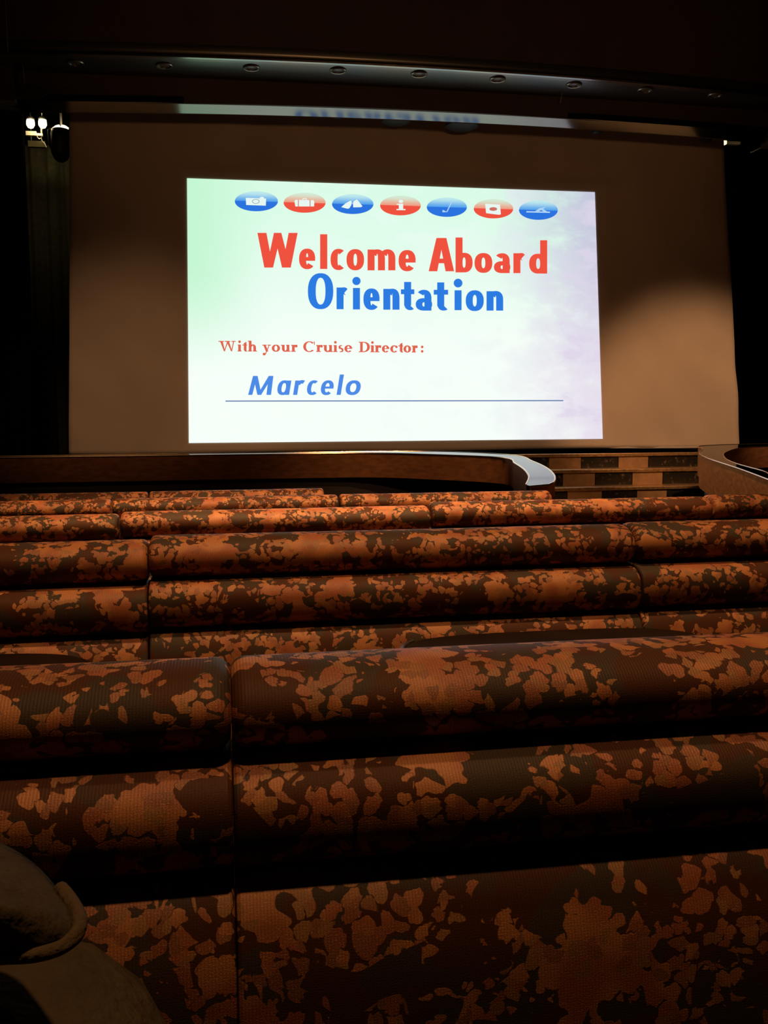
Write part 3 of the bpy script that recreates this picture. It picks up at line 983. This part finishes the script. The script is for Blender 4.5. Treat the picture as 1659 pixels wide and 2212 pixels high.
def parapet(outer, inner, label, base_label):
    """outer and inner: plan points (x, y), same direction"""
    n = 90
    o_ = resample(catmull([(x, y, 0) for x, y in outer]), n)
    i_ = resample(catmull([(x, y, 0) for x, y in inner]), n)
    zt = lambda y: TA + TB * y
    t_ = thing('parapet', (sum(p.x for p in o_) / len(o_), sum(p.y for p in o_) / len(o_), -0.3), label, 'parapet')

    def ribbon(A, B, z0, z1, fa=0.0, fb=1.0):
        mb = MB()
        for p, q in zip(A, B):
            a_, b_ = p.lerp(q, fa), p.lerp(q, fb)
            mb.v += [(a_.x, a_.y, zt(a_.y) + z0), (a_.x, a_.y, zt(a_.y) + z1), (b_.x, b_.y, zt(b_.y) + z1), (b_.x, b_.y, zt(b_.y) + z0)]
        for k in range(len(A) - 1):
            for e in range(4):
                mb.f.append((k * 4 + e, k * 4 + (e + 1) % 4, k * 4 + 4 + (e + 1) % 4, k * 4 + 4 + e))
        mb.f.append((0, 1, 2, 3)); e = (len(A) - 1) * 4; mb.f.append((e + 3, e + 2, e + 1, e))
        return mb
    ribbon(o_, i_, -0.022, 0.0, .015, .985).build('rail_top', M_TOP, t_)['label'] = 'mirror-polished flat top'
    ribbon(o_, i_, -0.27, -0.004, 0.0, .12).build('outer_band', M_BRASS, t_)['label'] = 'golden bronze outer face'
    ribbon(o_, i_, -0.205, -0.004, .90, 1.0).build('inner_band', M_COPPER, t_)['label'] = 'brown bronze inner face'
    ribbon(o_, i_, -1.12, -0.03, .25, .78).build('base_wall', M_PLINTH, t_)
    for A, nm in ((o_, 'outer_edge'), (i_, 'inner_edge')):
        mb = MB(); mb.tube([(p.x, p.y, zt(p.y) - .002) for p in A], 0.006, 6)
        mb.build(nm, M_TRIM, t_)
    return t_


def pp(*px):
    out = []
    for x, y in px:
        v = at_plane(x, y, TA, TB)
        out.append((v.x, v.y))
    return out


oL = [(-7.8, 8.20), (-4, 8.24), (-1, 8.28), (0.6, 8.30), (1.45, 8.31), (1.95, 8.15)] + pp((1110, 983), (1150, 996), (1180, 1010), (1196, 1024), (1199, 1034), (1196, 1041), (1185, 1046.5), (1166, 1049), (1146, 1050))
iL = [(-7.8, 8.02), (-4, 8.06), (-1, 8.1), (0.6, 8.12), (1.25, 8.08), (1.66, 7.82)] + pp((1085, 988), (1112, 1000), (1132, 1013), (1142, 1026), (1142, 1034), (1139, 1041), (1136, 1047))
parapet(oL, iL, 'long curved bronze parapet with polished top behind the front sofas, left of the aisle', '')
oR = [(2.86, 4.55)] + pp((1659, 1035), (1600, 1013), (1560, 1000), (1528, 989), (1511, 979), (1519, 970)) + [(4.55, 8.66), (5.5, 8.92), (7.5, 9.0), (12.8, 9.0)]
iR = [(3.14, 4.55)] + pp((1680, 1030), (1652, 1018), (1615, 1008), (1585, 999), (1566, 989), (1568, 977)) + [(4.78, 8.30), (5.5, 8.58), (7.5, 8.68), (12.8, 8.68)]
parapet(oR, iR, 'curved golden bronze parapet at the right edge, across the aisle from the long one', '')

steps = thing('stage_steps', (4.1, 9.5, -0.38), 'broad steps with brass nosings rising to the stage between the two parapets', 'steps')
SX0, SX1 = 2.75, 5.6
LV = [(9.90, 0.745), (9.62, 0.590), (9.34, 0.425), (9.06, 0.26), (8.78, 0.09), (8.50, -0.10)]
for i, (y, z) in enumerate(LV):
    zl = LV[i + 1][1] if i < len(LV) - 1 else -0.385
    SX1 = 5.15 if i < 3 else 4.2
    m = MB(); m.box(SX0, SX1, y, (LV[i - 1][0] + .05) if i else 9.96, z - .034, z)
    m.build('tread', M_NOSE, steps, bevel=.005)
    m = MB(); m.box(SX0, SX1, y + .035, 9.96, zl - .02, z - .034)
    ri = m.build('riser', M_STAGE, steps, smooth=False)
    if i < 3:
        spans = ([(1185, 1255, 0), (1255, 1335, 1), (1335, 1400, 0), (1400, 1505, 1), (1140, 1185, 1)] if i == 0 else
                 [(1203, 1215, 1), (1215, 1285, 0), (1285, 1365, 1), (1365, 1431, 0), (1431, 1512, 1)] if i == 1 else [(1225, 1300, 0), (1300, 1375, 1), (1375, 1440, 0), (1440, 1520, 1)])
        for x0, x1, dk in spans:
            ym = 1000 + 36 * i
            a, b = at_y(x0, ym, y + .03), at_y(x1, ym, y + .03)
            m = MB(); m.box(a.x + .004, b.x - .004, y + .022, y + .035, zl, z - .034)
            m.build('riser_panel', M_DARKGLASS if dk else M_RISE, ri, smooth=False)['label'] = 'dark etched panel' if dk else 'plain gold panel'


# ------------------------------------------------------------------ sofas
def roll(name, L, cy, cz, ry, rz, e, end, parent, ox, oy, oz):
    """bolster: superellipse section in (y, z), rounded ends; ox.. world offset"""
    NP, ne = 40, 7
    sec = []
    for j in range(NP):
        a = 2 * math.pi * j / NP - math.pi / 2
        c, s = math.cos(a), math.sin(a)
        sec.append((-math.copysign(abs(c) ** (2 / e), c) * ry, math.copysign(abs(s) ** (2 / e), s) * rz))
    arc = [0]
    for j in range(NP):
        p, q = sec[j], sec[(j + 1) % NP]
        arc.append(arc[-1] + math.hypot(p[0] - q[0], p[1] - q[1]))
    cap = [(end * (1 - math.cos(math.pi / 2 * i / ne)), end * (1 - math.sin(math.pi / 2 * i / ne))) for i in range(ne + 1)]
    mid = max(6, int(L / .06))
    st = cap + [(end + (L - 2 * end) * i / mid, 0.0) for i in range(1, mid)] + [(L - x, k) for x, k in reversed(cap)]
    mb = MB()
    for x, sh in st:
        ky_, kz_ = (ry - sh) / ry, (rz - sh) / rz
        for j in range(NP + 1):
            y, z = sec[j % NP]
            sag = 0.0012 * mnoise.noise(Vector(((ox + x) * 3, cz * 30, oy * 3)))
            mb.uv[len(mb.v)] = (x, arc[j] + abs(cz) * 1.7)
            mb.v.append((ox + x, oy + cy + y * ky_, oz + cz + z * kz_ + sag))
    n = NP + 1
    for i in range(len(st) - 1):
        for j in range(NP):
            mb.f.append((i * n + j, i * n + j + 1, (i + 1) * n + j + 1, (i + 1) * n + j))
    mb.f.append(tuple(range(NP)))
    mb.f.append(tuple((len(st) - 1) * n + j for j in reversed(range(NP))))
    return mb.build(name, FAB, parent, fix=True)


def sofa(x0, x1, Y, ztop, label, group, ext=0.0, h1=.088, h2=.103):
    """h1, h2: heights of the two upper bolsters of the backrest"""
    L = x1 - x0
    fz = zf(Y)
    t_ = thing('banquette_sofa', ((x0 + x1) / 2, Y + .3, fz), label, 'sofa', group)
    roll('top_bolster', L, .040, -h1 / 2, .068, h1 / 2, 2.15, .014, t_, x0, Y, ztop)
    z2 = h1 - .004
    roll('middle_bolster', L + ext, .028, -z2 - h2 / 2, .086, h2 / 2, 2.6, .006, t_, x0, Y, ztop)
    z3 = z2 + h2 - .003
    h = (ztop - z3) - (fz + .10)
    roll('lower_back_panel', L, .018, -z3 - h / 2, .104, h / 2, 5.0, .005, t_, x0, Y, ztop)
    roll('seat_cushion', L, .36, fz + .37 - ztop, .24, .075, 4.5, .012, t_, x0, Y, ztop)
    m = MB(); m.box(x0 + .01, x1 - .01, Y + .02, Y + .58, fz + .08, fz + .30); m.build('base', FAB, t_, bevel=.01)
    m = MB(); m.box(x0 + .03, x1 - .03, Y + .06, Y + .54, fz, fz + .09); m.build('plinth', M_PLINTH, t_, smooth=False)
    return t_


G = ['sofas of the nearest row', 'sofas of the second row', 'sofas of the third row', 'sofas of the fourth row', 'sofas of the front row']
ROWS = [
    (0.85, .927, [(-1.06, .0037, 'nearest floral sofa left of the seam, with the khaki knee before it'), (.0045, 1.07, 'nearest floral sofa filling the lower right, its back three tall bolsters')]),
    (2.02, .908, [(-1.21, -.152, 'floral sofa of the second row at the left edge'), (-.149, .896, 'long middle floral sofa of the second row, behind the right drink table'),
                  (.899, 1.97, 'floral sofa of the second row at the right edge')]),
    (3.19, .858, [(-1.40, -.330, 'floral sofa of the third row at the left edge'), (-.322, .690, 'floral sofa of the third row, second section from the left'),
                  (.698, 1.706, 'floral sofa of the third row, in front of the aisle and stage steps'), (1.714, 2.72, 'floral sofa of the third row before the right parapet')]),
    (4.37, .797, [(-1.50, -.482, 'floral sofa of the fourth row at the left edge'), (-.472, .522, 'middle floral sofa of the fourth row'), (.532, 1.530, 'floral sofa of the fourth row ending at the curved parapet end')]),
    (5.54, .742, [(-1.42, -.408, 'floral sofa of the front row at the left edge'), (-.398, .578, 'short floral sofa of the front row ending before the dark gap')]),
]
DZ = [(0, 0), (-.010, -.002, .001), (-.016, -.010, .001, .006), (-.002, -.001, 0), (-.002, -.001)]
for r, (Y, zt, secs) in enumerate(ROWS):
    for i, (a, b, lab) in enumerate(secs):
        sofa(a, b, Y, zt + DZ[r][i], lab, G[r], 0.035 if (r == 3 and i == 2) else 0.0,
             .076 if r == 0 else .088, .100 if r == 0 else .103)


# ------------------------------------------------------------------ drink tables between the two nearest rows
def table(x0, x1, y0, y1, z, label):
    t_ = thing('drink_table', ((x0 + x1) / 2, (y0 + y1) / 2, zf(y0)), label, 'table', 'drink tables behind the nearest sofas')
    cx, cy, rx, ry = (x0 + x1) / 2, (y0 + y1) / 2, (x1 - x0) / 2, (y1 - y0) / 2
    pl = []
    for i in range(48):
        a = 2 * math.pi * i / 48
        c, s = math.cos(a), math.sin(a)
        pl.append((cx + rx * math.copysign(abs(c) ** .55, c), cy + ry * math.copysign(abs(s) ** .75, s)))
    n = len(pl)

    def slab(k, za, zb):
        mb = MB()
        q = [(cx + (x - cx) * (1 - k / rx), cy + (y - cy) * (1 - k / ry)) for x, y in pl]
        mb.add([(x, y, za) for x, y in q] + [(x, y, zb) for x, y in q],
               [tuple(reversed(range(n))), tuple(range(n, 2 * n))] + [(i, (i + 1) % n, n + (i + 1) % n, n + i) for i in range(n)])
        return mb
    slab(.006, z - .026, z).build('tabletop', M_TABLE, t_, bevel=.003)
    mb = MB(); mb.tube([(x, y, z - .014) for x, y in pl], .010, 8, closed=True); mb.build('rim', M_TABLE, t_)
    mb = MB(); mb.tube([(x, y, z - .003) for x, y in pl if x < cx - rx * .80 and y < cy + ry * .75], .0045, 8); mb.build('chrome_edge', M_CHROME, t_)
    m2 = MB(); m2.lathe([(.022, zf(cy) + .01), (.022, z - .03), (.05, z - .027)], 16, (cx, cy, 0)); m2.build('pedestal', M_CHROME, t_)
    m2 = MB(); m2.lathe([(.085, zf(cy)), (.085, zf(cy) + .012), (.03, zf(cy) + .022)], 28, (cx, cy, 0)); m2.build('foot_plate', M_CHROME, t_)
    return t_


ZT = .768
far = at_plane(1330, 1353, ZT, 0)
lx, rx_ = at_y(866, 1372, far.y - .1).x, at_y(1500, 1366, far.y - .06).x
table(lx, rx_, far.y - .25, far.y, ZT, 'dark drink table with chrome edge behind the right nearest sofa')
far = at_plane(60, 1407, ZT - .02, 0)
rx2 = at_y(197, 1432, far.y - .08).x
table(rx2 - (rx_ - lx), rx2, far.y - .25, far.y, ZT - .02, 'dark drink table at the left edge behind the left nearest sofa')

# ------------------------------------------------------------------ person: legs of someone seated at the lower left
K = at_y(40, 2225, .55)
pr = thing('person', (K.x - .05, .1, 0), 'person in olive khaki trousers, only a raised knee showing at lower left', 'person')


def skin(name, verts, edges, radii, material, parent, root=0, sub=2):
    me = bpy.data.meshes.new(name)
    me.from_pydata(verts, edges, [])
    o = bpy.data.objects.new(name, me)
    COL.objects.link(o)
    me.materials.append(material)
    sk = o.modifiers.new('skin', 'SKIN')
    sk.use_smooth_shade = True
    me.skin_vertices.new() if not me.skin_vertices else None
    for i, r in enumerate(radii):
        rr = r if isinstance(r, tuple) else (r, r)
        me.skin_vertices[0].data[i].radius = rr
    me.skin_vertices[0].data[root].use_root = True
    ss = o.modifiers.new('smooth', 'SUBSURF'); ss.levels = sub; ss.render_levels = sub
    o.parent = parent
    o.matrix_parent_inverse = Matrix.Translation(parent.location).inverted()
    return o


kx, ky, kz = K.x, K.y, K.z
V = [(kx + .03, -.30, .50), (kx + .03, -.30, .68), (kx + .03, -.28, .86),
     (kx + .07, -.22, .54), (kx + .03, .16, .70), (kx + .005, .46, kz - .02), (kx - .005, .55, kz - .02), (kx - .05, .57, .60), (kx - .11, .55, .40),
     (kx - .08, -.22, .52), (kx - .13, .12, .50), (kx - .15, .30, .48), (kx - .15, .34, .40), (kx - .14, .32, .12)]
E_ = [(0, 1), (1, 2), (0, 3), (3, 4), (4, 5), (5, 6), (6, 7), (7, 8), (0, 9), (9, 10), (10, 11), (11, 12), (12, 13)]
R_ = [(.13, .10), (.14, .10), (.15, .10), .095, .100, .104, .108, .078, .058, .095, .085, .068, .064, .05]
tr = skin('trousers', V, E_, R_, M_PANTS, pr)
# shins and shoes
for (a, b, c) in (((kx - .11, .55, .42), (kx - .14, .53, .30), (kx - .16, .57, .24)), ((kx - .14, .32, .15), (kx - .14, .32, .075), (kx - .13, .40, .045))):
    d = Vector(c) + Vector((0, .13, -.01))
    skin('shoe', [a, b, c, tuple(d)], [(0, 1), (1, 2), (2, 3)], [.034, .036, (.042, .034), (.036, .026)], M_SHOE, pr)
# flap with thick rolled seam lying over the knee
rim = [(-70, 2076), (0, 2066), (70, 2062), (125, 2048), (158, 2026), (172, 2000), (170, 1978), (148, 1940), (110, 1898), (60, 1853), (0, 1822), (-70, 1800)]
yr = [.395, .395, .395, .40, .405, .412, .42, .44, .46, .48, .50, .50]
R3 = catmull([at_y(x, y, d) for (x, y), d in zip(rim, yr)], 6)
m = MB()
cen = at_y(-30, 1975, .40) + Vector((0, -.012, .008))
nr = len(R3)
rings = 8
for k in range(rings + 1):
    f = k / rings
    for p in R3:
        q = p.lerp(cen, f)
        bul = .012 * (1 - (1 - f) ** 2)
        q = q + Vector((0, -.4 * bul, .55 * bul)) + Vector((0, 0, .004 * mnoise.noise(q * 22)))
        m.v.append(tuple(q))
for k in range(rings):
    for i in range(nr - 1):
        m.f.append((k * nr + i, k * nr + i + 1, (k + 1) * nr + i + 1, (k + 1) * nr + i))
fl_ = m.build('pocket_flap', M_PANTS, pr)
s = fl_.modifiers.new('thick', 'SOLIDIFY'); s.thickness = .006
fl_['label'] = 'rounded flap with a thick rolled seam'
m = MB(); m.tube(R3[:46], .0034, 10); m.build('rolled_seam', M_SEAM, fl_)
